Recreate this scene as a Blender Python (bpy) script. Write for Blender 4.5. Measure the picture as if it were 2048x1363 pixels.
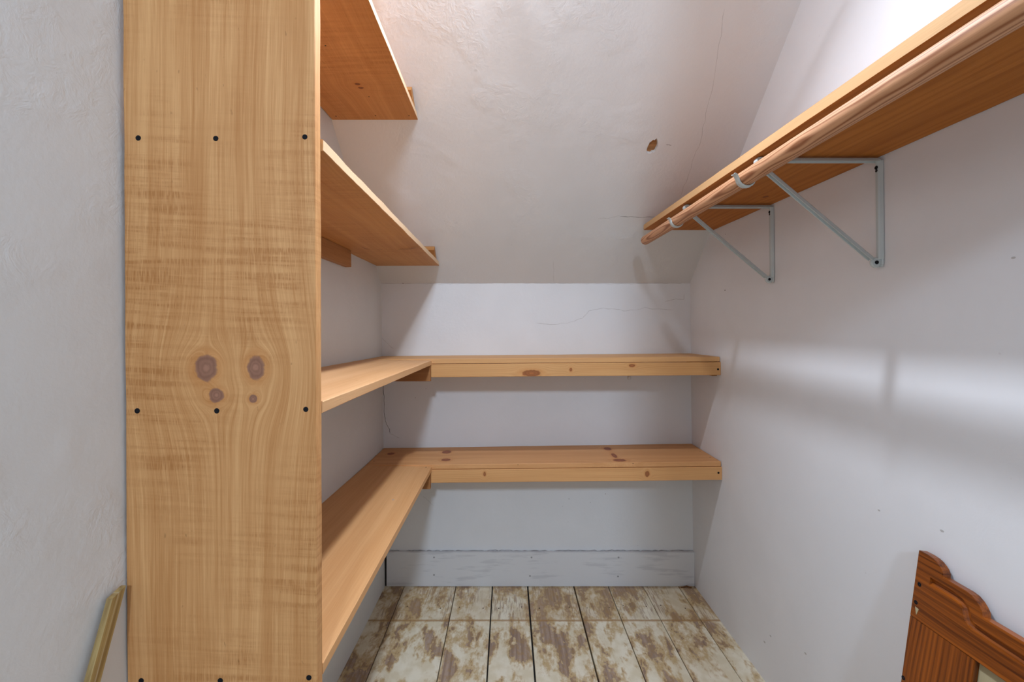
import bpy, bmesh, math, random
from mathutils import Vector, Matrix, noise

# ------------------------------------------------------------------ camera, world, lights, exposure
for o in list(bpy.data.objects):
    bpy.data.objects.remove(o)
SC = bpy.context.scene
COL = SC.collection
H = 1.15                 # camera height
F = 910.0                # focal length in px of a 2048 wide frame
S = H / 504.0            # metres per survey unit (1 px measured on the back wall)
D = F * S                # distance camera -> back wall

cd = bpy.data.cameras.new('camera')
cd.sensor_width = 36.0
cd.lens = 36.0 * F / 2048.0
cd.shift_x = 9.0 / 2048.0
cd.shift_y = -17.5 / 2048.0
cd.clip_start = 0.02
cam = bpy.data.objects.new('camera', cd)
cam.location = (0, 0, H)
cam.rotation_euler = (math.pi / 2, 0, 0)
COL.objects.link(cam)
SC.camera = cam

W = bpy.data.worlds.new('daylight')
SC.world = W
W.use_nodes = True
bg = W.node_tree.nodes['Background']
bg.inputs[0].default_value = (0.78, 0.91, 1.05, 1)
bg.inputs[1].default_value = 0.5

ad = bpy.data.lights.new('bedroom_lamp', 'AREA')
ad.shape = 'DISK'
ad.size = 0.22
ad.energy = 38
ad.color = (0.70, 0.87, 1.08)
al = bpy.data.objects.new('bedroom_lamp', ad)
al.location = (0.03, -2.0, 2.28)
al.rotation_euler = (Vector((0.05, D, 0.7)) - Vector(al.location)).to_track_quat('-Z', 'Y').to_euler()
COL.objects.link(al)

BULB = Vector((49 * S, 455 * S, H + 475 * S))
BULB_STRENGTH = 1480.0
BULB_COLOR = (0.86, 0.95, 1.09, 1)

SC.view_settings.view_transform = 'Standard'
SC.view_settings.look = 'None'
SC.view_settings.gamma = 1.0
SC.view_settings.use_curve_mapping = False
SC.view_settings.exposure = 0.0

R = random.Random(7)

# ------------------------------------------------------------------ survey helpers
def T(x, y, z):
    """survey units -> metres (x right of camera axis, y away from camera, z above camera)"""
    return Vector((x * S, y * S, H + z * S))

def WL(y, z):                       # left wall surface (old plaster, slightly bowed and leaning)
    f = max(0.0, (F - y) / F) ** 2
    back = -243.5 - 0.016 * (z + 504)
    near = -276.5 - 0.006 * (z + 504)
    return back * (1 - f) + near * f

def WR(z):                          # right wall surface
    return 372 - 0.0116 * (z + 504)

KNEE = 98.0
TAN = 0.884
def slope_y(z):
    return F - (z - KNEE) / TAN

# ------------------------------------------------------------------ node helper
class E:
    def __init__(self, t, s): self.t, self.s = t, s
    def _m(self, op, o=None, o2=None, rev=False):
        n = self.t.nodes.new('ShaderNodeMath'); n.operation = op
        a = [self, o] if not rev else [o, self]
        if o2 is not None: a.append(o2)
        for i, v in enumerate(a):
            if v is None: continue
            if isinstance(v, E): self.t.links.new(v.s, n.inputs[i])
            else: n.inputs[i].default_value = v
        return E(self.t, n.outputs[0])
    def __add__(s, o): return s._m('ADD', o)
    __radd__ = __add__
    def __mul__(s, o): return s._m('MULTIPLY', o)
    __rmul__ = __mul__
    def __sub__(s, o): return s._m('SUBTRACT', o)
    def __rsub__(s, o): return s._m('SUBTRACT', o, rev=True)
    def __truediv__(s, o): return s._m('DIVIDE', o)
    def __rtruediv__(s, o): return s._m('DIVIDE', o, rev=True)
    def pw(s, o): return s._m('POWER', o)
    def sin(s): return s._m('SINE')
    def sqrt(s): return s._m('SQRT')
    def abs(s): return s._m('ABSOLUTE')
    def mx(s, o): return s._m('MAXIMUM', o)
    def mn(s, o): return s._m('MINIMUM', o)
    def step(s, a, b):              # smoothstep from a to b
        n = s.t.nodes.new('ShaderNodeMapRange'); n.interpolation_type = 'SMOOTHSTEP'
        s.t.links.new(s.s, n.inputs[0])
        n.inputs[1].default_value = min(a, b); n.inputs[2].default_value = max(a, b)
        n.inputs[3].default_value = 0.0 if a < b else 1.0
        n.inputs[4].default_value = 1.0 if a < b else 0.0
        return E(s.t, n.outputs[0])

class Mat:
    def __init__(self, name):
        self.m = bpy.data.materials.new(name); self.m.use_nodes = True
        self.t = self.m.node_tree
        self.b = self.t.nodes['Principled BSDF']
    def coord(self, kind='Object'):
        if kind == 'attr':
            n = self.t.nodes.new('ShaderNodeAttribute'); n.attribute_name = 'grain'
            return n.outputs['Vector']
        if kind == 'world':
            return self.t.nodes.new('ShaderNodeNewGeometry').outputs['Position']
        return self.t.nodes.new('ShaderNodeTexCoord').outputs[kind]
    def xyz(self, sock):
        n = self.t.nodes.new('ShaderNodeSeparateXYZ'); self.t.links.new(sock, n.inputs[0])
        return [E(self.t, o) for o in n.outputs]
    def vec(self, x, y, z):
        n = self.t.nodes.new('ShaderNodeCombineXYZ')
        for i, v in enumerate((x, y, z)):
            if isinstance(v, E): self.t.links.new(v.s, n.inputs[i])
            else: n.inputs[i].default_value = v
        return n.outputs[0]
    def noise(self, vec, scale=1, detail=3, rough=0.5, dist=0):
        n = self.t.nodes.new('ShaderNodeTexNoise')
        self.t.links.new(vec, n.inputs['Vector'])
        n.inputs['Scale'].default_value = scale; n.inputs['Detail'].default_value = detail
        n.inputs['Roughness'].default_value = rough; n.inputs['Distortion'].default_value = dist
        return E(self.t, n.outputs['Fac'])
    def voronoi(self, vec, scale=1):
        n = self.t.nodes.new('ShaderNodeTexVoronoi')
        self.t.links.new(vec, n.inputs['Vector']); n.inputs['Scale'].default_value = scale
        return E(self.t, n.outputs['Distance'])
    def rand(self):
        return E(self.t, self.t.nodes.new('ShaderNodeObjectInfo').outputs['Random'])
    def mix(self, f, a, b, mode='MIX'):
        n = self.t.nodes.new('ShaderNodeMix'); n.data_type = 'RGBA'; n.blend_type = mode
        n.clamp_factor = True
        if isinstance(f, E): self.t.links.new(f.s, n.inputs[0])
        else: n.inputs[0].default_value = f
        for i, v in ((6, a), (7, b)):
            if isinstance(v, tuple): n.inputs[i].default_value = (*v[:3], 1)
            else: self.t.links.new(v, n.inputs[i])
        return n.outputs[2]
    def out(self, color=None, rough=0.6, bump=None, bstr=0.3, bdist=0.002, spec=0.35, metal=0):
        b = self.b
        if isinstance(color, tuple): b.inputs['Base Color'].default_value = (*color[:3], 1)
        elif color is not None: self.t.links.new(color, b.inputs['Base Color'])
        if isinstance(rough, E): self.t.links.new(rough.s, b.inputs['Roughness'])
        else: b.inputs['Roughness'].default_value = rough
        b.inputs['Specular IOR Level'].default_value = spec
        b.inputs['Metallic'].default_value = metal
        if bump is not None:
            n = self.t.nodes.new('ShaderNodeBump')
            n.inputs['Strength'].default_value = bstr; n.inputs['Distance'].default_value = bdist
            self.t.links.new(bump.s, n.inputs['Height'])
            self.t.links.new(n.outputs[0], b.inputs['Normal'])
        return self.m

def plaster(name, col, dirt, bump=0.35, seed=0.0):
    M = Mat(name)
    p = M.coord('world')
    x, y, z = M.xyz(p)
    v = M.vec(x + seed, y, z)
    big = M.noise(v, 2.2, 3)
    mid = M.noise(v, 9, 4, 0.6)
    fine = M.noise(v, 90, 3, 0.6)
    trow = M.noise(v, 26, 4, 0.7, 0.6)
    patch = M.noise(v, 5, 2).step(0.5, 0.62)
    c = M.mix((big * 0.7 + mid * 0.3).step(0.35, 0.68), tuple(a * 0.95 for a in col), col)
    spots = M.noise(v, 38, 2).step(0.77, 0.83)
    c = M.mix(spots * 0.35, c, dirt)
    h = fine * 0.25 + trow * patch * 0.9 + mid * 0.4
    return M.out(c, 0.55, h, bump, 0.004, 0.3)

def wood(name, light, dark, knots=(), seed=0.0, saw=0.0, streak=1.0, kind='attr', rough=0.55,
         knotcol=(0.16, 0.062, 0.035), rings=0.0, ringfreq=420.0, along='y', spec=0.3, blot=0.5, ringwarp=1.6, edge=None):
    """pine / oak: grain runs along the second grain coordinate; knots = (across, along, r_across, r_along)"""
    M = Mat(name)
    if kind == 'attr':              # pine: a touch more orange
        light = (light[0], light[1] * 0.955, light[2] * 0.90); dark = (dark[0], dark[1] * 0.955, dark[2] * 0.90)
    c3 = M.xyz(M.coord(kind))
    a, l, d = c3 if along == 'y' else (c3[1], c3[0], c3[2])
    a0, l0 = a, l
    warp = M.noise(M.vec(a * 3 + seed, l * 1.3, d * 3), 1, 2)
    aw = a + (warp - 0.5) * 0.035
    kmask = None; halo = None; krings = None
    for (ka, kl, ra, rl) in knots:
        dx = a0 - ka
        dl = (l0 - kl) * (ra / rl)
        wob = M.noise(M.vec(a0 * 90 + seed, l0 * 90, 0.0), 1, 2)
        d2 = dx * dx + dl * dl
        aw = aw - dx * (ra * ra * 1.6) / (d2 * 0.35 + dl * dl * 0.1 + ra * ra * 0.5)
        e = d2.sqrt() * (1 / ra) + (wob - 0.5) * 0.45
        k = e.step(1.12, 0.88)
        h = e.step(2.1, 1.0)
        rg = ((e * 15.0).sin() * 0.5 + 0.5) * k
        core = e.step(0.42, 0.2)
        rg = rg * 0.4 + core * 0.6 * k
        kmask = k if kmask is None else kmask.mx(k)
        halo = h if halo is None else halo.mx(h)
        krings = rg if krings is None else krings.mx(rg)
    g1 = M.noise(M.vec(aw * 38 + seed, l * 0.9, d * 38), 1, 3, 0.55)
    g2 = M.noise(M.vec(aw * 230 + seed, l * 3.2, d * 230), 1, 3, 0.6)
    g3 = M.noise(M.vec(aw * 700 + seed, l * 11, d * 700), 1, 2, 0.6)
    g4 = M.noise(M.vec(a0 * 7 + seed, l * 2.2, d * 7), 1, 2)
    g = g1 * 0.42 + g2 * 0.30 * streak + g3 * 0.20 * streak + g4 * 0.34 * blot * 2 * 0.5
    base = 0.42 * 0.5 + 0.5 * 0.5 * streak + 0.17 * blot
    f = g.step(base - 0.21, base + 0.21)
    if rings > 0:
        ph = (aw + d * 0.6) * ringfreq + M.noise(M.vec(a0 * 10 + seed, l * ringwarp, d * 10), 1, 2) * 26.0
        rr = (ph.sin() * 0.5 + 0.5).pw(2.2)
        f = f * (1 - rings) + (1 - rr) * rings
    col = M.mix(f, dark, light)
    bh = g2 * 0.5 + g3 * 0.5
    if saw > 0:
        s1 = M.noise(M.vec(a0 * 6 + seed, l * 85 + a0 * 4, d * 5), 1, 3, 0.6)
        s2 = M.noise(M.vec(a0 * 7 + seed + 4, l * 3.5, d * 9), 1, 2)
        s3 = M.noise(M.vec(a0 * 900 + seed, l * 40, d * 900), 1, 1)
        sm = s1.step(0.38, 0.66) * s2.step(0.34, 0.66)
        sm2 = sm * (s3.step(0.42, 0.56) * 0.62 + 0.22)
        col = M.mix(sm2 * saw, col, tuple(q * w for q, w in zip(dark, (0.80, 0.72, 0.6))))
        bh = bh + s1 * 0.8 * saw
        pits = M.noise(M.vec(a0 * 150 + seed, l * 46, d * 150), 1, 2).step(0.71, 0.78)
        col = M.mix(pits * 0.45 * saw, col, tuple(q * 0.4 for q in dark))
    if kmask is not None:
        col = M.mix(halo * 0.38, col, tuple(q * w for q, w in zip(dark, (1.02, 0.85, 0.6))))
        col = M.mix(kmask * 0.88, col, M.mix(krings, knotcol, tuple(q * 1.7 for q in knotcol)))
    if edge is not None:            # lamplight on the long edge, painted in as a paler colour by facing
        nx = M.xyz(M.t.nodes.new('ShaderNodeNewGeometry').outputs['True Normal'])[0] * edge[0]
        lit_edge = M.mix(f, tuple(q * 0.86 for q in edge[1]), edge[1])
        col = M.mix(nx.step(0.75, 0.9), col, lit_edge)
    return M.out(col, rough, bh, 0.22, 0.0015, spec)

def flat(name, col, rough=0.5, metal=0.0, spec=0.4, nscale=0, var=0.15):
    M = Mat(name)
    if nscale:
        n = M.noise(M.coord('Object'), nscale, 3)
        c = M.mix(n.step(0.3, 0.7), tuple(q * (1 - var) for q in col), col)
        return M.out(c, rough, n, 0.15, 0.001, spec, metal)
    return M.out(col, rough, None, spec=spec, metal=metal)

# ------------------------------------------------------------------ object helpers
def empty(name, loc, label, cat, group=None):
    o = bpy.data.objects.new(name, None)
    o.empty_display_size = 0.05
    o.location = loc
    COL.objects.link(o)
    o['label'] = label; o['category'] = cat
    if group: o['group'] = group
    return o

def link(name, me, mat, parent=None, origin=None, smooth=False, kind=None):
    """link a mesh given in world coordinates; origin moves the object's origin, parent keeps the placing"""
    o = bpy.data.objects.new(name, me)
    COL.objects.link(o)
    if mat is not None: me.materials.append(mat)
    if parent is not None:
        o.parent = parent
        m = world_of(parent).inverted()
        me.transform(m)
    elif origin is not None:
        me.transform(Matrix.Translation(-Vector(origin)))
        o.location = origin
    if smooth:
        for p in me.polygons: p.use_smooth = True
    if kind: o['kind'] = kind
    return o

def world_of(o):
    m = Matrix.LocRotScale(o.location, o.rotation_euler, o.scale)
    return world_of(o.parent) @ m if o.parent else m

def tag(o, label, cat, group=None):
    o['label'] = label; o['category'] = cat
    if group: o['group'] = group
    return o

def mesh_of(bm, name='mesh'):
    bmesh.ops.recalc_face_normals(bm, faces=bm.faces)
    me = bpy.data.meshes.new(name)
    bm.to_mesh(me); bm.free()
    return me

def plank_mesh(A, B, n=24, cham=0.0012, wob=0.0006, seed=0, endcut=None):
    """board swept from end quad A to end quad B (4 corners each: 00, 10, 11, 01 = across, thickness).
    carries the solid 'grain' coordinate (across, along, depth) in metres"""
    rnd = random.Random(seed)
    off = [Vector((rnd.uniform(0, 50), rnd.uniform(0, 50), 0)) for _ in range(4)]
    w = ((A[1] - A[0]).length + (B[1] - B[0]).length) / 2
    t = ((A[3] - A[0]).length + (B[3] - B[0]).length) / 2
    L = ((A[0] + A[2]) / 2 - (B[0] + B[2]) / 2).length
    vs, fs, gr = [], [], []
    uv = [(0, 0), (w, 0), (w, t), (0, t)]
    for i in range(n + 1):
        k = i / n
        q = [A[j].lerp(B[j], k) for j in range(4)]
        ea = (q[1] - q[0]).normalized(); et = (q[3] - q[0]).normalized()
        for j in range(4):
            n1 = noise.noise(off[j] + Vector((k * L * 9, 0, 0))) + 0.5 * noise.noise(off[j] + Vector((k * L * 40, 3, 0)))
            q[j] = q[j] + ea * n1 * wob * 0.6 + et * n1 * wob
        for j in range(4):
            p, pv, nx = q[j], q[j - 1], q[(j + 1) % 4]
            g0 = Vector(uv[j]); gp = Vector(uv[j - 1]); gn = Vector(uv[(j + 1) % 4])
            for tgt, gt in ((pv, gp), (nx, gn)):
                dd = (tgt - p); c = min(cham, dd.length * 0.3)
                vs.append(p + dd.normalized() * c)
                g = g0 + (gt - g0).normalized() * c
                gr.append((g.x, k * L, g.y))
    m = 8
    for i in range(n):
        for j in range(m):
            a = i * m + j; b = i * m + (j + 1) % m
            fs.append((a, b, b + m, a + m))
    fs.append(tuple(range(m))[::-1]); fs.append(tuple(n * m + j for j in range(m)))
    me = bpy.data.meshes.new('board')
    me.from_pydata([tuple(v) for v in vs], [], fs)
    bm = bmesh.new(); bm.from_mesh(me)
    bmesh.ops.recalc_face_normals(bm, faces=bm.faces)
    bm.to_mesh(me); bm.free()
    at = me.attributes.new('grain', 'FLOAT_VECTOR', 'POINT')
    for i, g in enumerate(gr): at.data[i].vector = g
    me.update()
    return me

def plank(name, A, B, mat, parent=None, origin=None, **k):
    return link(name, plank_mesh(A, B, **k), mat, parent, origin)

def boxq(x0, x1, y, z0, z1):        # end quad in a y = const plane (for boards running along y)
    return [T(x0, y, z0), T(x1, y, z0), T(x1, y, z1), T(x0, y, z1)]

def disc_mesh(c, nrm, r, h, seg=12, dome=0.0, dent=0.0, squash=None):
    """screw or nail head: short cylinder along nrm with optional dome or recessed cross"""
    bm = bmesh.new()
    nrm = Vector(nrm).normalized()
    q = nrm.to_track_quat('Z', 'Y').to_matrix()
    c = Vector(c)
    rings = []
    for rr, hh in ((r, 0), (r, h * 0.7), (r * 0.82, h + dome * 0.5), (r * 0.45, h + dome), (r * 0.2, h + dome - dent)):
        ring = []
        for i in range(seg):
            a = 2 * math.pi * i / seg
            p = Vector((math.cos(a) * rr, math.sin(a) * rr, hh))
            if squash: p.x *= squash
            ring.append(bm.verts.new(c + q @ p))
        rings.append(ring)
    for a, b in zip(rings, rings[1:]):
        for i in range(seg):
            bm.faces.new((a[i], a[(i + 1) % seg], b[(i + 1) % seg], b[i]))
    bm.faces.new(rings[-1]); bm.faces.new(rings[0][::-1])
    return mesh_of(bm)

def disc(name, c, nrm, r, h, mat, parent, **k):
    return link(name, disc_mesh(c, nrm, r, h, **k), mat, parent)

def ribbon(name, pts, nrm, width, mat, parent, seed=0, sub=4):
    """hairline crack: a thin wandering groove lip lying on a wall surface"""
    rnd = random.Random(seed)
    nrm = Vector(nrm).normalized()
    P = []
    for a, b in zip(pts, pts[1:]):
        for i in range(sub):
            p = a.lerp(b, i / sub)
            side = (b - a).normalized().cross(nrm)
            P.append(p + side * rnd.uniform(-1, 1) * (b - a).length * 0.035)
    P.append(pts[-1])
    bm = bmesh.new()
    prev = None
    for i, p in enumerate(P):
        tdir = (P[min(i + 1, len(P) - 1)] - P[max(i - 1, 0)]).normalized()
        side = tdir.cross(nrm)
        wd = width * (0.5 + 0.7 * rnd.random()) * (0.3 if i in (0, len(P) - 1) else 1)
        a = bm.verts.new(p + side * wd * 0.5 + nrm * 0.0003); b = bm.verts.new(p - side * wd * 0.5 + nrm * 0.0003)
        c = bm.verts.new(p + nrm * 0.0006)
        if prev:
            bm.faces.new((prev[0], a, c, prev[2])); bm.faces.new((prev[2], c, b, prev[1]))
        prev = (a, b, c)
    me = mesh_of(bm)
    return link(name, me, mat, parent)

def grid_wall(name, fn, nu, nv, back, mat):
    """closed slab: front surface fn(u,v), back surface offset by vector back"""
    bm = bmesh.new()
    fr = [[bm.verts.new(fn(i / nu, j / nv)) for j in range(nv + 1)] for i in range(nu + 1)]
    bk = [[bm.verts.new(fr[i][j].co + back) for j in (0, nv)] for i in (0, nu)]
    for i in range(nu):
        for j in range(nv):
            bm.faces.new((fr[i][j], fr[i + 1][j], fr[i + 1][j + 1], fr[i][j + 1]))
    bm.faces.new((bk[0][0], bk[0][1], bk[1][1], bk[1][0]))
    bm.faces.new([fr[i][0] for i in range(nu + 1)] + [bk[1][0], bk[0][0]])
    bm.faces.new([fr[i][nv] for i in range(nu + 1)] + [bk[1][1], bk[0][1]])
    bm.faces.new([fr[0][j] for j in range(nv + 1)] + [bk[0][1], bk[0][0]])
    bm.faces.new([fr[nu][j] for j in range(nv + 1)] + [bk[1][1], bk[1][0]])
    me = mesh_of(bm, name)
    o = link(name, me, mat, kind='structure')
    return o

def sweep_xz(name, path, y0, width, thick, mat, parent, round_=0.3):
    """flat bar bent along a path in a y = const plane (path points world), width along y"""
    bm = bmesh.new()
    N = len(path); prev = None
    for i, p in enumerate(path):
        t = (path[min(i + 1, N - 1)] - path[max(i - 1, 0)]).normalized()
        nn = Vector((-t.z, 0, t.x))
        sec = []
        for cx, cz in ((-.5, -.5), (-.5 + round_ * .5, .2), (-.18, .5), (.18, .5), (.5 - round_ * .5, .2), (.5, -.5), (.3, -.5), (.22, .12), (-.22, .12), (-.3, -.5)):
            sec.append(bm.verts.new(p + Vector((0, cx * width, 0)) + nn * cz * thick))
        if prev:
            for j in range(len(sec)):
                bm.faces.new((prev[j], prev[(j + 1) % len(sec)], sec[(j + 1) % len(sec)], sec[j]))
        else:
            bm.faces.new(sec)
        prev = sec
    bm.faces.new(prev)
    return link(name, mesh_of(bm), mat, parent)

# ------------------------------------------------------------------ materials
M_left = plaster('plaster_left_wall', (0.73, 0.725, 0.71), (0.40, 0.38, 0.36), 0.6, 3)
M_back = plaster('plaster_back_wall', (0.85, 0.85, 0.855), (0.40, 0.28, 0.27), 0.22, 9)
M_slope = plaster('plaster_sloped_ceiling', (0.755, 0.745, 0.73), (0.5, 0.48, 0.46), 0.65, 14)
M_right = plaster('plaster_right_wall', (0.85, 0.845, 0.86), (0.45, 0.33, 0.33), 0.14, 21)
M_dark = flat('dark_gap', (0.02, 0.017, 0.015), 0.9)
M_crack = flat('crack_shadow', (0.20, 0.175, 0.16), 0.9)
M_hair = flat('hairline_crack', (0.52, 0.50, 0.48), 0.9)
M_screw = flat('black_screw', (0.008, 0.008, 0.010), 0.75, 0.0, 0.15)
M_nail = flat('old_nail_head', (0.10, 0.065, 0.04), 0.6, 0.3)
M_pnail = flat('painted_nail_head', (0.36, 0.36, 0.37), 0.5)
M_enamel = flat('grey_enamel', (0.56, 0.61, 0.60), 0.32, 0.0, 0.5)
M_white = flat('white_filler', (0.75, 0.74, 0.73), 0.6)
LT, DK = (0.72, 0.42, 0.19), (0.52, 0.245, 0.085)
PZ = lambda v, k: (664 - v) / k

# ------------------------------------------------------------------ floor
def floor_mat():
    M = Mat('peeling_cream_paint_on_planks')
    a, l, d = M.xyz(M.coord('attr'))
    rd = M.rand() * 40.0
    vx = M.vec(a * 12 + rd, l * 5.0, rd)
    n1 = M.noise(vx, 1, 5, 0.6, 0.3)
    n2 = M.noise(M.vec(a * 60 + rd, l * 34, rd), 1, 3, 0.65)
    n3 = M.noise(M.vec(a * 6 + rd, l * 3.0, rd), 1, 2)
    comb = M.noise(M.vec(a * 160 + rd, l * 16, rd), 1, 3, 0.6)
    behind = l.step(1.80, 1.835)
    wear = n1 * 0.60 + n2 * 0.18 + n3 * 0.22
    scr = comb.step(0.47, 0.6) * M.noise(vx, 0.8, 2).step(0.40, 0.55)
    paint = wear.step(0.541, 0.533)
    paint = paint * (1 - scr * behind * 0.75)
    edge = wear.step(0.46, 0.53)
    grain = M.noise(M.vec(a * 120 + rd, l * 5, d * 50), 1, 3)
    bare = M.mix(grain.step(0.35, 0.65), (0.27, 0.185, 0.135), (0.42, 0.315, 0.245))
    bare = M.mix(n2.step(0.45, 0.62) * 0.6, bare, (0.36, 0.22, 0.085))
    cream = M.mix(M.noise(M.vec(a * 25 + rd, l * 18, rd), 1, 4).step(0.35, 0.65), (0.70, 0.62, 0.45), (0.80, 0.74, 0.59))
    ochre = (0.45, 0.27, 0.075)
    cream = M.mix(edge * 0.7, cream, ochre)
    c = M.mix(paint, bare, cream)
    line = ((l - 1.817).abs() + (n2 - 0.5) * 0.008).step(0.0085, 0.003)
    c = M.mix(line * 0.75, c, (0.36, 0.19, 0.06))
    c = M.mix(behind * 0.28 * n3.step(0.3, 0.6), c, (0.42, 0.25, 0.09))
    specks = M.noise(M.vec(a * 190 + rd, l * 190, rd), 1, 1).step(0.76, 0.80)
    c = M.mix(specks * 0.6, c, (0.13, 0.08, 0.05))
    return M.out(c, 0.5, paint * 0.7 + grain * 0.3, 0.35, 0.0015, 0.35)

M_floor = floor_mat()
bm = bmesh.new()
bmesh.ops.create_cube(bm, size=1)
me = mesh_of(bm, 'floor')
me.transform(Matrix.Translation((0.12, 0.92, -0.041)) @ Matrix.Diagonal((1.7, 2.4, 0.03, 1)))
floor = link('floor', me, M_dark, kind='structure')
seams = [-292, -205, -102.4, -30, 40, 132, 200, 269, 339, 384]
for i, (x0, x1) in enumerate(zip(seams, seams[1:])):
    g = (0.5, 0.6, 1.0, 1.3, 1.5, 0.9, 0.6, 0.55, 0.5)[i]
    A = [T(x0 + g, -110, -516), T(x1 - g, -110, -516), T(x1 - g, -110, -504), T(x0 + g, -110, -504)]
    B = [T(x0 + g, 909, -516), T(x1 - g, 909, -516), T(x1 - g, 909, -504), T(x0 + g, 909, -504)]
    dz = R.uniform(-0.0006, 0.0004)
    for q in A + B: q.z += dz
    me = plank_mesh(A, B, n=12, cham=0.0012, wob=0.0008, seed=i)
    for d_ in me.attributes['grain'].data:       # grain 'along' coordinate = y position in the room
        d_.vector[1] += -110 * S
    p = link('floor_plank', me, M_floor, floor)
    if i > 0 and x1 < 380:
        for fx in (0.2, 0.8):
            disc('nail', T(x0 + (x1 - x0) * fx, 836 + R.uniform(-5, 5), -504) + Vector((0, 0, -0.0005)), (0, 0, 1), 0.0032, 0.001, M_nail, p, seg=8)

# ------------------------------------------------------------------ walls and ceiling
Y0, Y1 = -0.25 / S, F
ZT = 2.46
def zz(v): return (-0.02 + (ZT + 0.02) * v - H) / S
wall_left = grid_wall('wall_left', lambda u, v: T(WL(Y0 + (Y1 + 8 - Y0) * u, zz(v)), Y0 + (Y1 + 8 - Y0) * u, zz(v)), 24, 6, Vector((-0.06, 0, 0)), M_left)
wall_right = grid_wall('wall_right', lambda u, v: T(WR(zz(v)), Y0 + (Y1 + 8 - Y0) * u, zz(v)), 6, 6, Vector((0.06, 0, 0)), M_right)
wall_back = grid_wall('wall_back', lambda u, v: T(-262 + 640 * u, F, -504 + (KNEE + 504 + 3) * v), 4, 4, Vector((0, 0.06, 0)), M_back)
for p in wall_left.data.polygons: p.use_smooth = False

# sloped ceiling running into a flat one, with a broken-out hole
SL = Vector((0, -1, TAN)).normalized()
SN = Vector((0, -TAN, -1)).normalized()       # faces down into the closet
def slope_pt(u, v):
    k = ((664 - v) + TAN * F) / (KNEE + TAN * F)
    return Vector(((u - 1015) / k * S, D / k, H + (664 - v) / k * S))
def slope_at(xu, q):                          # q metres up the slope
    return T(xu, F, KNEE) + SL * q
ZF = 2.42
QF = (ZF - (H + KNEE * S)) / SL.z
hole_c = slope_pt(1305, 293)
hc_q = (hole_c - T(0, F, KNEE)).dot(SL)
bm = bmesh.new()
outer = [slope_at(-290, -0.006), slope_at(390, -0.006), slope_at(390, QF), slope_at(-290, QF)]
ov = [bm.verts.new(p) for p in outer]
hp = []
NH = 22
for i in range(NH):
    a = 2 * math.pi * i / NH
    rr = 1 + 0.22 * math.sin(2 * a + 0.9) + R.uniform(-0.16, 0.16)
    hp.append(hole_c + Vector((1, 0, 0)) * math.cos(a) * 0.0165 * rr + SL * math.sin(a) * 0.030 * rr)
hv = [bm.verts.new(p) for p in hp]
ed = [bm.edges.new((ov[i], ov[(i + 1) % 4])) for i in range(4)] + [bm.edges.new((hv[i], hv[(i + 1) % NH])) for i in range(NH)]
bmesh.ops.triangle_fill(bm, use_beauty=True, edges=ed)
hb = [bm.verts.new(p * 1.0 - SN * 0.011 + (hole_c - p) * 0.12) for p in hp]
for i in range(NH):
    bm.faces.new((hv[i], hv[(i + 1) % NH], hb[(i + 1) % NH], hb[i]))
yF = slope_at(0, QF).y
fl = [bm.verts.new((x, y, ZF)) for x, y in ((390 * S, Y0 * S), (-290 * S, Y0 * S))]
bm.faces.new((ov[3], ov[2], fl[0], fl[1]))
me = mesh_of(bm, 'ceiling')
ceiling = link('ceiling', me, M_slope, kind='structure')
M_lath = wood('bare_lath', (0.66, 0.35, 0.14), (0.28, 0.14, 0.06), seed=5, streak=1.3, saw=0.6)
c0 = hole_c - SN * 0.0125
lq = lambda e, sgn: [c0 + Vector((e, 0, 0)) + SL * -0.042 - SN * 0.008, c0 + Vector((e, 0, 0)) + SL * 0.042 - SN * 0.008,
                     c0 + Vector((e, 0, 0)) + SL * 0.042 + SN * 0.002, c0 + Vector((e, 0, 0)) + SL * -0.042 + SN * 0.002]
plank('lath', lq(-0.04, 0), lq(0.04, 0), M_lath, ceiling, n=6, seed=3, wob=0.002)

# unseen pier behind the camera, shaped to cast a jamb shadow and let daylight past
def boxmesh(x0, x1, y0, y1, z0, z1):
    bm = bmesh.new(); bmesh.ops.create_cube(bm, size=1)
    me = mesh_of(bm)
    me.transform(Matrix.Translation(((x0 + x1) / 2, (y0 + y1) / 2, (z0 + z1) / 2)) @ Matrix.Diagonal((x1 - x0, y1 - y0, z1 - z0, 1)))
    return me
link('shading_pier', boxmesh(0.27, 0.41, -0.33, -0.25, -0.02, ZT), M_right, kind='structure')

# baseboard on the back wall
M_base = plaster('painted_baseboard', (0.64, 0.65, 0.67), (0.40, 0.40, 0.42), 0.18, 31)
def base_mat():
    M = Mat('worn_white_baseboard_paint')
    x, y, z = M.xyz(M.coord('world'))
    n = M.noise(M.vec(x * 7, y, z * 60), 1, 4, 0.6)
    n2 = M.noise(M.vec(x * 5, y, z * 14), 1, 3)
    c = M.mix((n * n2).step(0.26, 0.36) * 0.6, (0.78, 0.78, 0.79), (0.60, 0.60, 0.62))
    return M.out(c, 0.5, n, 0.2, 0.001, 0.35)
M_base = base_mat()
A = [T(-240, 909.9, -504), T(-240, 903, -504), T(-240, 903, -436.5), T(-240, 909.9, -436.5)]
B = [T(371.3, 909.9, -504), T(371.3, 903, -504), T(371.3, 903, -436.5), T(371.3, 909.9, -436.5)]
baseboard = plank('baseboard_back', A, B, M_base, n=20, wob=0.0005, cham=0.0008)
baseboard['kind'] = 'structure'
for (u, v) in ((868, 1114), (1063, 1114), (1237, 1114), (868, 1149), (1060, 1151), (1236, 1152)):
    disc('nail', T((u - 1015) / 1.0077, 903, (664 - v) / 1.0077), (0, -1, 0), 0.004, 0.0006, M_pnail, baseboard, seg=10, dent=0.0005)
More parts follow.
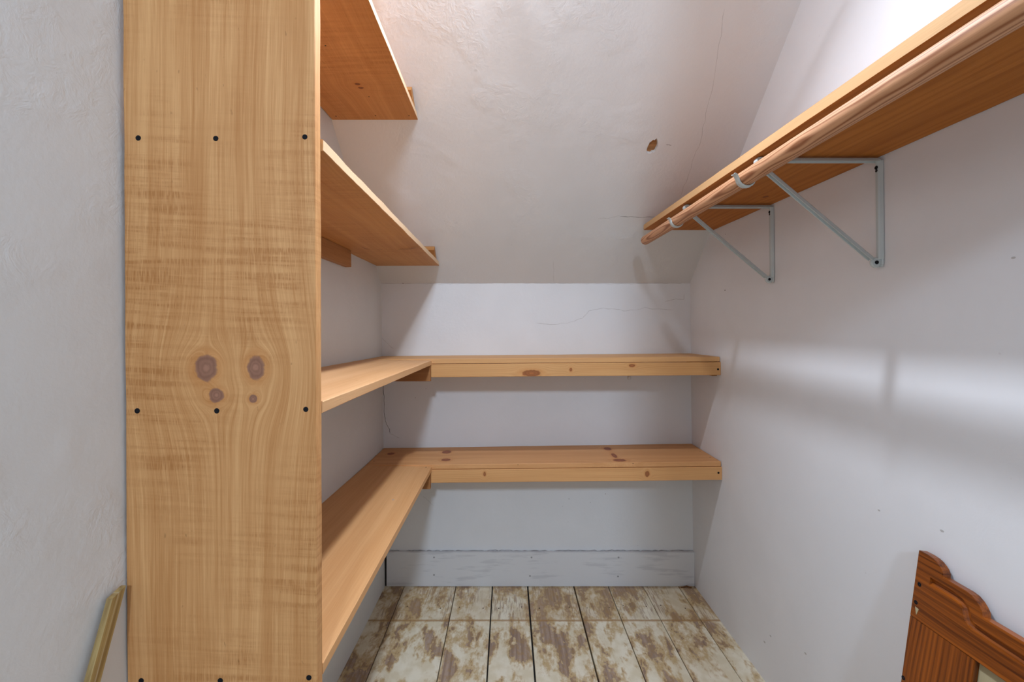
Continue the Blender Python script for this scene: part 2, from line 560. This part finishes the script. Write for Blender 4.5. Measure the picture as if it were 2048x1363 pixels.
# dark settling gap along the baseboard's top and its left end
ribbon('caulk_gap', [T(x, 909.9, -436.0 + 0.3 * math.sin(x)) for x in range(-238, 372, 29)], (0, -1, 0), 0.0022, M_crack, baseboard, 91, sub=5)
link('caulk_gap', boxmesh(-243.6 * S, -240.8 * S, 905 * S, 909.8 * S, 0.0, H - 430 * S), M_dark, baseboard)
# dirt line where the floor meets the right wall
# cracks in the plaster
bn = Vector((0, -1, 0))
bw = lambda u, v: T(u - 1015, F, 664 - v)
ribbon('plaster_crack', [bw(767, 768), bw(768, 800), bw(769, 832), bw(773, 848), bw(779, 858), bw(780, 866)], bn, 0.0026, M_crack, wall_back, 1)
ribbon('plaster_crack', [bw(780, 866), bw(790, 871), bw(799, 876)], bn, 0.0014, M_hair, wall_back, 2)
ribbon('plaster_crack', [bw(762.5, 662), bw(762.5, 685), bw(761.5, 706)], bn, 0.0015, M_crack, wall_back, 3)
ribbon('plaster_crack', [bw(762, 674), bw(773, 685), bw(787, 697)], bn, 0.0012, M_hair, wall_back, 4)
ribbon('plaster_crack', [bw(1070, 645), bw(1110, 648), bw(1134, 645), bw(1165, 636), bw(1178, 622), bw(1200, 616), bw(1232, 618), bw(1252, 622), bw(1290, 615), bw(1345, 619)], bn, 0.0013, M_hair, wall_back, 5)
ribbon('plaster_crack', [bw(1330, 602), bw(1352, 598), bw(1368, 598), bw(1368, 586)], bn, 0.0013, M_hair, wall_back, 6)
ribbon('plaster_crack', [bw(845, 990), bw(858, 1002), bw(868, 1012)], bn, 0.0012, M_hair, wall_back, 8)
ribbon('plaster_crack', [bw(764 + 20.5 * i, 566.6 + 0.7 * math.sin(i * 0.35)) for i in range(31)], bn, 0.0016, M_hair, wall_back, 7, sub=3)
for i, pts in enumerate(([(1240, 432), (1262, 433), (1290, 434), (1310, 433)], [(1448, 18), (1442, 70), (1432, 130), (1412, 225), (1400, 285), (1386, 320), (1376, 352), (1360, 394)],
                         [(1195, 437), (1220, 436), (1240, 430)], [(1108, 520), (1107, 545), (1107, 564)], [(1332, 289), (1343, 290)])):
    ribbon('plaster_crack', [slope_pt(*p) for p in pts], SN, 0.0016 if i in (0, 4) else 0.0011, M_crack if i in (0, 4) else M_hair, ceiling, 20 + i)
disc('plaster_dab', T((1258 - 1015), F, -91), (0, -1, 0), 0.011, 0.004, M_white, wall_back, seg=10, dome=0.004, squash=0.8)
for (u, v) in ((806, 566), (765, 563), (1379, 563)):
    disc('plaster_chip', bw(u, v), (0, -1, 0), 0.003, 0.0008, M_crack, wall_back, seg=7)
for (u, v, r) in ((1138, 997, .003), (1125, 1012, .0018), (1181, 1004, .0022), (1211, 987, .003), (1136, 1043, .0016), (852, 777, .0022), (831, 795, .0025)):
    disc('scuff', bw(u, v), (0, -1, 0), r, 0.0003, M_hair, wall_back, seg=7, squash=0.6)
def rw(u, v):
    x = 368.0
    for _ in range(3):
        k = (u - 1015) / x; z = (664 - v) / k; x = WR(z)
    return T(x, F / k, z)
for (u, v, r) in ((1450, 580, .0022), (1529, 1283, .003), (1541, 1271, .0026), (1611, 1306, .0028), (1758, 1020, .002), (1884, 1061, .0024), (1451, 468, .0018), (2027, 515, .002)):
    disc('scuff', rw(u, v), (-1, 0, 0), r, 0.0003, M_hair if v != 580 else M_crack, wall_right, seg=7, squash=1.8)

# ------------------------------------------------------------------ upright board
M_up = wood('rough_sawn_pine_upright', (0.69, 0.39, 0.17), (0.45, 0.20, 0.062), knots=[(0.1264, 1.0946, 0.0175, 0.0205), (0.2044, 1.0946, 0.0135, 0.0185), (0.142, 1.0517, 0.0115, 0.0112), (0.1997, 1.0462, 0.0062, 0.0064)],
            seed=11.3, saw=0.95, streak=1.3, knotcol=(0.19, 0.088, 0.06))
ul = lambda z: -260 - (z + 239) * 0.00644
ur = lambda z: -130.3 - (z + 239) * 0.00365
zb, zt = -504, (2.40 - H) / S
A = [T(ul(zb), 311, zb), T(ur(zb), 311, zb), T(ur(zb) + 0.2, 320.3, zb), T(ul(zb), 320.3, zb)]
B = [T(ul(zt), 311, zt), T(ur(zt), 311, zt), T(ur(zt) + 0.2, 320.3, zt), T(ul(zt), 320.3, zt)]
up = empty('upright_board', T(-195, 315, -504), 'tall wide rough-sawn pine board standing upright with four knots and black screws', 'board')
ub = plank('board', A, B, M_up, up, n=60, wob=0.0009, seed=2)
for (u, v) in ((277, 276), (432, 277), (610, 274), (275, 821), (434, 821), (612, 818), (283, 1360), (441, 1360), (618, 1354)):
    disc('screw', T((u - 1015) / 2.924, 311, (664 - v) / 2.924) + Vector((0, 0.0006, 0)), (0, -1, 0), 0.0042, 0.0013, M_screw, up, seg=10, dent=0.0003)

# ------------------------------------------------------------------ left-hand shelves
XI = -130.0
def left_board(parent, z0, z1, yfar0, yfar1, mat, seed, wob=0.0008, n=40, wallup=0.0, ynear=320.8):
    A = [T(WL(ynear, z0) + 1.2, ynear, z0 + wallup), T(XI, ynear, z0), T(XI, ynear, z1), T(WL(ynear, z1) + 1.2, ynear, z1 + wallup)]
    B = [T(WL(yfar0, z0) + 1.2, yfar0, z0 + wallup), T(XI - 1.5, yfar0, z0), T(XI - 1.5, yfar1, z1), T(WL(yfar1, z1) + 1.2, yfar1, z1 + wallup)]
    return plank('shelf_board', A, B, mat, parent, n=n, wob=wob, seed=seed)

def slope_cleat(parent, ztop, mat, seed, xr=-133.0):
    """block nailed to the sloped ceiling on top of a shelf end"""
    base = T(0, F, KNEE)
    q0 = ((ztop - KNEE) * S + 0.004) / SL.z
    L = 0.062
    def e(x):
        p = base + Vector((x * S, 0, 0)) + SL * (q0 + 0.012)
        return [p + SN * 0.0006, p + SL * L + SN * 0.0006, p + SL * L + SN * 0.024, p + SN * 0.024]
    return plank('cleat', e(-236), e(xr), mat, parent, n=6, seed=seed, wob=0.0006)

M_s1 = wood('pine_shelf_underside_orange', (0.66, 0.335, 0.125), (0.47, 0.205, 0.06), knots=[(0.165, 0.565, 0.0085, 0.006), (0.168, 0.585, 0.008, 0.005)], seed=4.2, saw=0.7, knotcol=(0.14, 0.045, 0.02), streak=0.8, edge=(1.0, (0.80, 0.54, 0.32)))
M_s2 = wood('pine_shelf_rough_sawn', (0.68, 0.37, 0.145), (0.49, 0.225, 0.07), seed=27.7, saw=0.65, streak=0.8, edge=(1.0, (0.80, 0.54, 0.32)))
M_cl = wood('pine_cleat_brown', (0.55, 0.28, 0.10), (0.36, 0.16, 0.05), seed=8.8)
M_clx = wood('pine_cleat_dark_end', (0.42, 0.20, 0.07), (0.26, 0.105, 0.035), seed=18.8)
s1 = empty('wall_shelf', T(-195, 490, 311), 'topmost pine shelf at upper left, seen from below, ending at the sloped ceiling', 'shelf', 'closet shelves')
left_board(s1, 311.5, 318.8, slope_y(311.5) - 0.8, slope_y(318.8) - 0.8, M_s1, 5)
slope_cleat(s1, 318.8, M_cl, 6)
for (u, v) in ((672, 232), (751, 231), (818, 231), (651, 91), (738, 193)):
    k = (664 - v) / 311.5
    disc('nail', T((u - 1015) / k, F / k, 311.5), (0, 0, -1), 0.0022, 0.0008, M_screw if v > 200 else M_nail, s1, seg=8)
s2 = empty('wall_shelf', T(-195, 590, 128), 'second pine shelf from the top on the left, just above the knee wall', 'shelf', 'closet shelves')
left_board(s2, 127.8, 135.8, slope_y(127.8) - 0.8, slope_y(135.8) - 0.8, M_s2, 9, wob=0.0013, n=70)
slope_cleat(s2, 135.8, M_cl, 16, xr=-134.5)
A = [T(WL(322, 101.5) + 0.6, 322, 101.5), T(WL(322, 101.5) + 10, 322, 101.5), T(WL(322, 127.6) + 10, 322, 127.6), T(WL(322, 127.6) + 0.6, 322, 127.6)]
B = [T(WL(712, 101.5) + 0.6, 712, 101.5), T(WL(712, 101.5) + 10, 712, 101.5), T(WL(712, 127.6) + 10, 712, 127.6), T(WL(712, 127.6) + 0.6, 712, 127.6)]
plank('cleat', A, B, M_cl, s2, n=10, seed=12)
# pitch streak across the underside of the second shelf
M_pitch = flat('pitch', (0.13, 0.045, 0.015), 0.5)
for i, (u0, v0, u1, v1, wd) in enumerate(((724, 493, 740, 497, .0035), (755, 498, 765, 497.5, .003), (796, 498.5, 838, 493, .0035))):
    pp = []
    for u, v in ((u0, v0), ((u0 + u1) / 2, (v0 + v1) / 2 + 0.6), (u1, v1)):
        k = (664 - v) / 127.6
        pp.append(T((u - 1015) / k, F / k, 126.6))
    ribbon('pitch_pocket', pp, (0, 0, -1), wd, M_pitch, s2, 40 + i, sub=5)

# ------------------------------------------------------------------ L-shaped corner shelves (left run + back run)
def corner_shelf(root, zl, zr, zleft, mats, seed, wallup, screws):
    mboard_l, mboard_b, mapron = mats
    TH = 8.2
    xl = lambda z: WL(905, z) + 1.0
    left_board(root, zleft - TH, zleft, 792.6, 792.6, mboard_l, seed, wob=0.0006, wallup=wallup)
    # back run
    def zx(x): return zl + (zr - zl) * (x + 250) / 618.0
    x0, x1 = xl(zl), WR(zr) - 1.4
    yl, yr = 792.0, 783.5
    A = [T(x0, 909.4, zx(x0) - TH), T(x0, yl, zx(x0) - TH), T(x0, yl, zx(x0)), T(x0, 909.4, zx(x0))]
    B = [T(x1, 909.4, zx(x1) - TH), T(x1, yr, zx(x1) - TH), T(x1, yr, zx(x1)), T(x1, 909.4, zx(x1))]
    plank('shelf_board', A, B, mboard_b, root, n=30, wob=0.0006, seed=seed + 1)
    # apron below its front edge
    x0, x1 = XI - 6, WR(zr - 20) - 0.4
    AH = 23.2
    pr = lambda x: yl + (yr - yl) * (x + 250) / 618.0 - 1.4
    q = lambda x: [T(x, pr(x) + 9, zx(x) - TH - AH), T(x, pr(x), zx(x) - TH - AH), T(x, pr(x), zx(x) - TH - 0.7), T(x, pr(x) + 9, zx(x) - TH - 0.7)]
    # order: across = height
    def qa(x):
        a = q(x); return [a[1], a[2], a[3], a[0]]
    plank('apron', qa(x0), qa(x1), mapron, root, n=24, wob=0.0005, seed=seed + 2)
    # cleat carrying the end of the left run
    zc = zleft - TH - 0.3
    def c(x): return [T(x, 778.5, zc - 27), T(x, 778.5, zc), T(x, 788.3, zc), T(x, 788.3, zc - 27)]
    plank('cleat', c(xl(zc) + 1), c(XI - 2.2), M_clx, root, n=8, seed=seed + 3)
    # cleat on the right wall
    zc = zr - TH - 0.4
    def c2(y):
        xx = WR(zc - 12)
        return [T(xx - 9.5, y, zc - 25.5), T(xx - 0.9, y, zc - 25.5), T(xx - 0.9, y, zc), T(xx - 9.5, y, zc)]
    plank('cleat', c2(795), c2(908.5), M_clx, root, n=8, seed=seed + 4)
    # ledger on the left wall
    zc = zleft - TH - 0.4 + wallup
    def c3(y):
        return [T(WL(y, zc) + 0.9, y, zc - 20), T(WL(y, zc) + 9, y, zc - 20), T(WL(y, zc) + 9, y, zc), T(WL(y, zc) + 0.9, y, zc)]
    plank('cleat', c3(322), c3(700), M_cl, root, n=8, seed=seed + 5)
    for (u, v) in screws:
        k = F / (pr((u - 1015) / 1.16))
        disc('screw', T((u - 1015) / k, F / k, (664 - v) / k) + Vector((0, 0.0004, 0)), (0, -1, 0), 0.0042, 0.001, M_screw, root, seg=10, dent=0.0003)
    return zx

PINK, PINKD = (0.74, 0.43, 0.205), (0.60, 0.31, 0.125)
def bk(u, v, zt, k0=1.0):           # pixel on a horizontal board top at height zt -> board coords (across from the wall, along from left end)
    k = (664 - v) / zt
    return (909.4 - F / k) * S, ((u - 1015) / k + 249) * S
M_ml = wood('pine_middle_shelf_left', (0.76, 0.47, 0.25), (0.63, 0.345, 0.155), seed=33, streak=0.7)
M_mb = wood('pine_middle_shelf_back', (0.74, 0.44, 0.20), (0.60, 0.31, 0.12), seed=35, streak=0.7)
M_ma = wood('pine_middle_apron', (0.74, 0.43, 0.185), (0.57, 0.28, 0.10), knots=[(0.013, 0.405, 0.013, 0.036), (0.026, 0.56, 0.0075, 0.0055), (0.04, 0.8, 0.0065, 0.012)], seed=36.5, knotcol=(0.25, 0.075, 0.02), rings=0.25, ringfreq=900)
M_ll = wood('pine_lower_shelf_left', PINK, PINKD, seed=43, streak=0.75)
lk = [bk(u, v, -229) for u, v in ((891, 903), (889, 919), (1213, 901), (1240, 928), (779, 905), (1228, 917))]
M_lb = wood('pine_lower_shelf_back', (0.73, 0.40, 0.18), (0.57, 0.275, 0.105), knots=[(lk[0][0], lk[0][1], 0.026, 0.020), (lk[1][0], lk[1][1], 0.020, 0.019), (lk[2][0], lk[2][1], 0.026, 0.016), (lk[3][0] - 0.03, lk[3][1], 0.018, 0.026), (lk[5][0] - 0.02, lk[5][1], 0.034, 0.010), (lk[4][0], lk[4][1], 0.018, 0.015)],
           seed=47.2, knotcol=(0.20, 0.05, 0.022), streak=0.8)
M_la = wood('pine_lower_apron', (0.75, 0.43, 0.19), (0.60, 0.30, 0.115), knots=[(0.027, 0.86, 0.0115, 0.0085), (0.033, 0.22, 0.009, 0.005)], seed=51, knotcol=(0.24, 0.075, 0.025), rings=0.2, ringfreq=900)
s3 = empty('corner_shelf', T(-130, 800, -57), 'middle L-shaped pine shelf running along left and back walls at eye level', 'shelf', 'closet shelves')
zx3 = corner_shelf(s3, -47.6, -42.2, -48.5, (M_ml, M_mb, M_ma), 60, 1.0, [(1436, 738), (852, 740)])
s4 = empty('corner_shelf', T(-130, 800, -241), 'lowest L-shaped pine shelf along left and back walls above the floorboards', 'shelf', 'closet shelves')
zx4 = corner_shelf(s4, -231.5, -222.5, -233.0, (M_ll, M_lb, M_la), 70, 1.5, [(1437, 945)])
def top_nails(root, pts, zx, m):
    for (u, v) in pts:
        x = (u - 1015) / 1.1
        z = zx(x); k = (664 - v) / z
        disc('nail', T((u - 1015) / k, F / k, z), (0, 0, 1), 0.0024, 0.0005, m, root, seg=8)
top_nails(s4, [(766, 897), (750, 911), (748, 922), (1381, 890.5), (1400, 902), (1420, 914), (1036, 929), (1266, 926.5)], zx4, M_screw)
for i, (u0, u1, v) in enumerate(((682, 716, 760), (755, 774, 719.5), (796, 815, 720))):
    pp = []
    for f in (0, 0.5, 1):
        vv = v - 0.9 * math.sin(f * math.pi); k = (664 - vv) / -48.2
        pp.append(T((u0 + (u1 - u0) * f - 1015) / k, F / k, -47.9 + 0.6 * (u0 < 700) * -1))
    ribbon('check', pp, (0, 0, 1), 0.0028, M_clx, s3, 50 + i, sub=5)
top_nails(s4, [(718, 937), (803, 934), (852, 934)], lambda x: -232.5, M_screw)
disc('nail', T((786 - 1015) / ((664 - 999) / -232.9), F / ((664 - 999) / -232.9), -232.9), (0, 0, 1), 0.0035, 0.0005, M_pnail, s4, seg=8)

# ------------------------------------------------------------------ right-hand hanging shelf, rod and brackets
zs = lambda y: 180 - (802 - y) * 0.025
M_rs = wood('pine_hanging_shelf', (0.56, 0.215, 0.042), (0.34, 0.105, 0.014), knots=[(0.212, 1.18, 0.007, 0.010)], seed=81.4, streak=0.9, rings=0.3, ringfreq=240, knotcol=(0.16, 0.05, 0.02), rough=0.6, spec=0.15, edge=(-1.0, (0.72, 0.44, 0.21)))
def rsq(y):
    z = zs(y)
    return [T(240, y, z), T(WR(z) - 0.6, y, z), T(WR(z) - 0.6, y, z + 9.6), T(240, y, z + 9.6)]
hs = empty('hanging_shelf', T(302, 430, 170), 'long pine shelf high on the right wall above the clothes rod', 'shelf')
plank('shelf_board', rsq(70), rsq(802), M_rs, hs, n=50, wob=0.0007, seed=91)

zrod = lambda y: 155 - (771 - y) * 0.0145
def rod():
    bm = bmesh.new()
    lay = bm.verts.layers.float_vector.new('grain')
    seg, n = 24, 40
    r = 7.6 * S
    st = [(771.0, 0.62), (770.2, 0.84), (768.2, 0.97)] + [(766 - (766 - 75) * i / n, 1.0) for i in range(n + 1)]
    prev = None
    for (y, f) in st:
        c = T(232.5, y, zrod(y)); ring = []
        for j in range(seg):
            a = 2 * math.pi * j / seg
            v = bm.verts.new(c + Vector((math.cos(a) * r * f, 0, math.sin(a) * r * f)))
            v[lay] = (0.03 + math.cos(a) * r * f, y * S, math.sin(a) * r * f)
            ring.append(v)
        if prev:
            for j in range(seg):
                bm.faces.new((prev[j], prev[(j + 1) % seg], ring[(j + 1) % seg], ring[j]))
        else: bm.faces.new(ring)
        prev = ring
    bm.faces.new(prev)
    return mesh_of(bm)
M_rod = wood('fir_rod', (0.70, 0.40, 0.23), (0.27, 0.09, 0.03), seed=3.1, rings=0.75, ringfreq=1300, rough=0.55, streak=1.1, spec=0.3, ringwarp=3.5)
rd = link('clothes_rod', rod(), M_rod, None, T(232.5, 771, 155), smooth=True)
tag(rd, 'long round wooden clothes rod resting in two grey hooks under the right shelf', 'rod')

def bracket(y, label):
    zt = zs(y) - 1.1
    root = empty('shelf_bracket', T(WR(zt), y, zt), label, 'bracket', 'grey shelf and rod brackets')
    xw = WR(zt) - 0.4
    P = lambda x, z: T(x, y, z)
    wd = 0.017
    zb = zt - 99
    xb = WR(zb) - 0.6
    # wall plate, arm, brace: pressed steel channel
    sweep_xz('wall_plate', [P(xb - 2.0, zb), P((xb + xw) / 2 - 2.0, (zb + zt) / 2), P(xw - 2.0, zt - 3)], y, wd, 0.0085, M_enamel, root)
    sweep_xz('arm', [P(244, zt - 2.1), P(300, zt - 2.1), P(xw - 2, zt - 2.1)], y, wd * 0.95, 0.0085, M_enamel, root)
    pv = (xb - 5.5, zb - 3.0)
    en = (246.0, zt - 6.5)
    sweep_xz('brace', [P(en[0], en[1]), P((en[0] + pv[0]) / 2, (en[1] + pv[1]) / 2), P(pv[0] - 4, pv[1] + 3.5)], y, wd * 0.8, 0.0095, M_enamel, root)
    # flattened eye at the pivot with its bolt
    eye = disc('pivot_eye', P(*pv) + Vector((0, 0.003, 0)), (0, -1, 0), 0.0115, 0.006, M_enamel, root, seg=20)
    disc('bolt', P(*pv) + Vector((0, -0.003, 0)), (0, -1, 0), 0.0042, 0.0015, M_screw, eye, seg=10, dent=0.0003)
    tip = [P(pv[0] + 3.5, pv[1] - 4.5), P(xb - 1.0, zb - 5), P(xb - 1.2, zb + 3)]
    sweep_xz('wall_tab', tip, y, wd * 0.9, 0.003, M_enamel, root)
    # hook: comes off the arm end, drops behind the rod and cups it
    rc = (232.5, zrod(y)); rr = 8.9
    pts = [P(249, zt - 3.5), P(245.5, zt - 5), P(243.2, zt - 9), P(242.2, rc[1] + 6)]
    for i in range(13):
        a = math.radians(10 - i * 15.5)
        pts.append(P(rc[0] + math.cos(a) * rr, rc[1] + math.sin(a) * rr))
    pts += [P(rc[0] - 10.5, rc[1] + 2.5), P(rc[0] - 12.6, rc[1] + 3.6)]
    sweep_xz('hook', pts, y, 0.018, 0.0032, M_enamel, root)
    disc('ear', P(246, zt - 3.6) + Vector((0, 0.007, 0)), (0, -1, 0), 0.010, 0.014, M_enamel, root, seg=16)
    # keyhole slot with a screw
    fx = xw - 3.9
    disc('keyhole', P(fx + 0.15, zt - 12.5), (-1, 0, 0), 0.0034, 0.0005, M_dark, root, seg=10)
    disc('screw', P(fx + 0.1, zt - 9.5), (-1, 0, 0), 0.0042, 0.0016, M_screw, root, seg=10, dent=0.0003)
    return root
bracket(625, 'smaller-looking far grey metal shelf bracket, nearest the sloped ceiling')
bracket(444, 'nearer grey metal shelf bracket with diagonal brace on right wall')

# ------------------------------------------------------------------ oak frame leaning on the right wall
M_oak = wood('stained_oak_rail', (0.36, 0.092, 0.009), (0.05, 0.009, 0.002), seed=6.6, kind='Object', along='x', rings=0.3, ringfreq=430, streak=1.7, rough=0.3, spec=0.4)
M_oakv = wood('stained_oak_stile', (0.36, 0.092, 0.009), (0.05, 0.009, 0.002), seed=16.6, kind='Object', along='y', rings=0.35, ringfreq=620, streak=1.6, rough=0.3, spec=0.4)
M_panel = flat('beige_panel', (0.50, 0.42, 0.25), 0.4, nscale=9)
P0 = T(360.0, F / 2.285, -190.4)
ra = Vector((0, -1, 0)); rb = Vector((-0.1355, 0, -0.9908)).normalized(); rn = ra.cross(rb)
if rn.x > 0: rn = -rn                     # outward (into the room)
LEN, HT, TK = 0.54, (P0.z) / 0.9908, 0.0165
oak = empty('oak_frame', P0, 'dark stained oak furniture panel with stepped carved top leaning against right wall', 'furniture')
mx = Matrix((ra, rb, ra.cross(rb))).transposed().to_4x4()
mx.translation = P0
oak.matrix_world = mx
oak.location = P0; oak.rotation_euler = mx.to_3x3().to_euler()
SGN = 1.0 if ra.cross(rb).x > 0 else -1.0     # local +z points towards the wall when SGN > 0
def oak_part(name, poly, mat, z0=0.0, z1=TK, bev=0.0007, parent=None):
    bm = bmesh.new()
    vs = [bm.verts.new((a, b, z0 * SGN)) for a, b in poly]
    f = bm.faces.new(vs)
    e = bmesh.ops.extrude_face_region(bm, geom=[f])
    for v in [x for x in e['geom'] if isinstance(x, bmesh.types.BMVert)]: v.co.z = z1 * SGN
    bmesh.ops.recalc_face_normals(bm, faces=bm.faces)
    if bev: bmesh.ops.bevel(bm, geom=[x for x in bm.edges if x.calc_face_angle(0) > 0.6], offset=bev, segments=2, affect='EDGES', clamp_overlap=True)
    me = mesh_of(bm)
    o = bpy.data.objects.new(name, me); COL.objects.link(o); me.materials.append(mat); o.parent = parent or oak
    return o
half = [(0, 0), (0.018, 0.0), (0.028, 0.0012), (0.036, 0.0038), (0.043, 0.008), (0.0485, 0.0125), (0.0525, 0.019), (0.0530, 0.0262),
        (0.058, 0.0262), (0.095, 0.0268), (0.106, 0.0285), (0.115, 0.0335), (0.1215, 0.0395), (0.1265, 0.046), (0.1280, 0.0545), (0.134, 0.0545)]
top = half + [(LEN - a, b) for a, b in half[::-1]]
RB = 0.1305
rail = oak_part('top_rail', top + [(LEN, RB), (0, RB)], M_oak)
def groove_cutter():
    path = [(0.030, 0.046), (0.05, 0.0455), (0.075, 0.0465), (0.09, 0.0495), (0.0995, 0.0555), (0.1035, 0.064), (0.107, 0.0735), (0.115, 0.079), (0.135, 0.081), (LEN / 2, 0.0835)]
    path = path + [(LEN - a, b) for a, b in path[-2::-1]]
    bm = bmesh.new(); prev = None; N = len(path)
    for i, (a, b) in enumerate(path):
        t = Vector((path[min(i + 1, N - 1)][0] - path[max(i - 1, 0)][0], path[min(i + 1, N - 1)][1] - path[max(i - 1, 0)][1])).normalized()
        sd = Vector((-t.y, t.x)); ring = []
        for j in range(10):
            an = 2 * math.pi * j / 10
            ring.append(bm.verts.new((a + sd.x * math.cos(an) * 0.0072, b + sd.y * math.cos(an) * 0.0072, math.sin(an) * 0.0062 * 1.0)))
        if prev:
            for j in range(10): bm.faces.new((prev[j], prev[(j + 1) % 10], ring[(j + 1) % 10], ring[j]))
        else: bm.faces.new(ring)
        prev = ring
    bm.faces.new(prev)
    return mesh_of(bm)
cut = bpy.data.objects.new('groove_cutter', groove_cutter()); COL.objects.link(cut); cut.parent = oak
md = rail.modifiers.new('groove', 'BOOLEAN'); md.operation = 'DIFFERENCE'; md.object = cut; md.solver = 'EXACT'
bpy.context.view_layer.update()
dg = bpy.context.evaluated_depsgraph_get()
nm = bpy.data.meshes.new_from_object(rail.evaluated_get(dg))
rail.modifiers.clear(); rail.data = nm
bpy.data.objects.remove(cut)
SW = 0.1255
oak_part('stile', [(0.0, RB + 0.0006), (SW, RB + 0.0006), (SW, HT), (0.0, HT)], M_oakv)
oak_part('stile', [(LEN - SW, RB + 0.0006), (LEN, RB + 0.0006), (LEN, HT), (LEN - SW, HT)], M_oakv)
oak_part('bottom_rail', [(SW + 0.0005, HT - 0.09), (LEN - SW - 0.0005, HT - 0.09), (LEN - SW - 0.0005, HT - 0.01), (SW + 0.0005, HT - 0.01)], M_oak)
oak_part('panel', [(SW + 0.0008, RB + 0.001), (LEN - SW - 0.0008, RB + 0.001), (LEN - SW - 0.0008, HT - 0.091), (SW + 0.0008, HT - 0.091)], M_panel, 0.009, 0.0135, 0)
for a, b in ((0.0107, 0.0635), (0.0085, 0.1003), (0.004, 0.2545)):
    me = disc_mesh((a, b, 0.0006 * SGN), (0, 0, -SGN), 0.0042, 0.0009, seg=10, dent=0.0003)
    o = bpy.data.objects.new('screw', me); COL.objects.link(o); me.materials.append(M_screw); o.parent = oak
oak_part('chipped_veneer', [(0.0085, 0.1085), (0.0165, 0.1095), (0.0128, 0.1225)], M_panel, -0.0004, 0.0004, 0)

# ------------------------------------------------------------------ yellowed strip of wood leaning on the left wall
def strip_mat():
    M = Mat('yellowed_varnish_strip')
    a, l, d = M.xyz(M.coord('attr'))
    n = M.noise(M.vec(a * 160, l * 9, d * 100), 1, 3)
    c = M.mix(n.step(0.35, 0.65), (0.27, 0.17, 0.06), (0.44, 0.31, 0.12))
    ln = ((a - 0.0125).abs() + (n - 0.5) * 0.004).step(0.0016, 0.0006)
    c = M.mix(ln * 0.6, c, (0.55, 0.47, 0.33))
    return M.out(c, 0.35, n, 0.2, 0.001, 0.5)
tp = T(0, 299.5, -171); bt = T(0, 160, -503.5)
dirv = (bt - tp).normalized()
def stq(p, wx, sh=0.0):
    base = Vector((wx, p.y, p.z)); side = Vector((0, -dirv.z, dirv.y)).normalized()   # in the wall plane
    if side.y > 0: side = -side
    out = Vector((1, 0, 0)); w = 0.021
    return [base - side * w * 0.5 - dirv * sh, base + side * w * 0.5 + dirv * sh, base + side * w * 0.5 + out * 0.009 + dirv * sh, base - side * w * 0.5 + out * 0.009 - dirv * sh]
wx0 = min(WL(302, -174), WL(310, -174)) * S + 0.006
st = plank('wood_strip', stq(tp, wx0, 0.008), stq(bt, WL(160, -500) * S + 0.032), strip_mat(), None, Vector((wx0, bt.y, 0.0)), n=30, wob=0.0006, seed=77)
tag(st, 'narrow yellowed wooden strip with broken tip leaning on left wall beside the upright', 'trim strip')

# ------------------------------------------------------------------ small debris on the floor by the baseboard
M_chip = wood('bark_chip', (0.30, 0.15, 0.06), (0.12, 0.06, 0.03), seed=2)
for i, (u, v, L, rot, lab) in enumerate(((1364, 1168, 0.034, 0.25, 'larger brown wood splinter on the floor in the right back corner'), (1376, 1171, 0.022, -0.5, 'tiny brown wood splinter on floor touching the right wall corner'))):
    k = (v - 664) / 504.0
    c = Vector(((u - 1015) / k * S, min(D / k, 899 * S), 0.0035))
    dx = Vector((math.cos(rot), math.sin(rot), 0)); dy = Vector((-math.sin(rot), math.cos(rot), 0))
    q = lambda e, w: [c + dx * e - dy * w - Vector((0, 0, .003)), c + dx * e + dy * w - Vector((0, 0, .003)), c + dx * e + dy * w + Vector((0, 0, .002)), c + dx * e - dy * w + Vector((0, 0, .003))]
    o = plank('wood_splinter', q(-L / 2, 0.0015), q(L / 2, 0.004), M_chip, None, c - Vector((0, 0, 0.0035)), n=5, wob=0.0015, cham=0.0006, seed=i)
    tag(o, lab, 'splinter', 'splinters by the baseboard')

# ------------------------------------------------------------------ disc lamp on the slope, above the frame
M_bulb = Mat('lit_bulb')
em = M_bulb.t.nodes.new('ShaderNodeEmission')
em.inputs[0].default_value = BULB_COLOR; em.inputs[1].default_value = BULB_STRENGTH
M_bulb.t.links.new(em.outputs[0], M_bulb.t.nodes['Material Output'].inputs[0])
AX = Vector((-0.24, -0.585, -0.78)).normalized()        # the disc looks down and a little towards the door
foot = BULB - AX * ((T(0, F, KNEE) - BULB).dot(SN) / AX.dot(SN)) * -1.0
lamp = empty('ceiling_lamp', foot, 'lit round disc lamp in a white housing on the sloped ceiling', 'lamp')
def lathe(prof, base, axis, seg=28, cap0=True, cap1=True):
    bm = bmesh.new(); q = Vector(axis).to_track_quat('Z', 'Y').to_matrix(); prev = None
    for r, h in prof:
        ring = [bm.verts.new(base + q @ Vector((math.cos(2 * math.pi * i / seg) * r, math.sin(2 * math.pi * i / seg) * r, h))) for i in range(seg)]
        if prev:
            for i in range(seg): bm.faces.new((prev[i], prev[(i + 1) % seg], ring[(i + 1) % seg], ring[i]))
        elif cap0: bm.faces.new(ring)
        prev = ring
    if cap1: bm.faces.new(prev)
    return mesh_of(bm)
dist = (foot - BULB).length
RD = 0.04
link('housing', lathe([(0.030, -0.02), (0.030, dist - 0.035), (RD + 0.004, dist - 0.018), (RD + 0.006, dist - 0.002), (RD + 0.002, dist - 0.001)], foot, AX), flat('white_housing', (0.8, 0.8, 0.78), 0.3), lamp, smooth=True)
link('lens', lathe([(RD, dist + 0.0005), (RD * 0.9, dist + 0.002), (RD * 0.3, dist + 0.0025)], foot, AX), M_bulb.m, lamp, smooth=True)
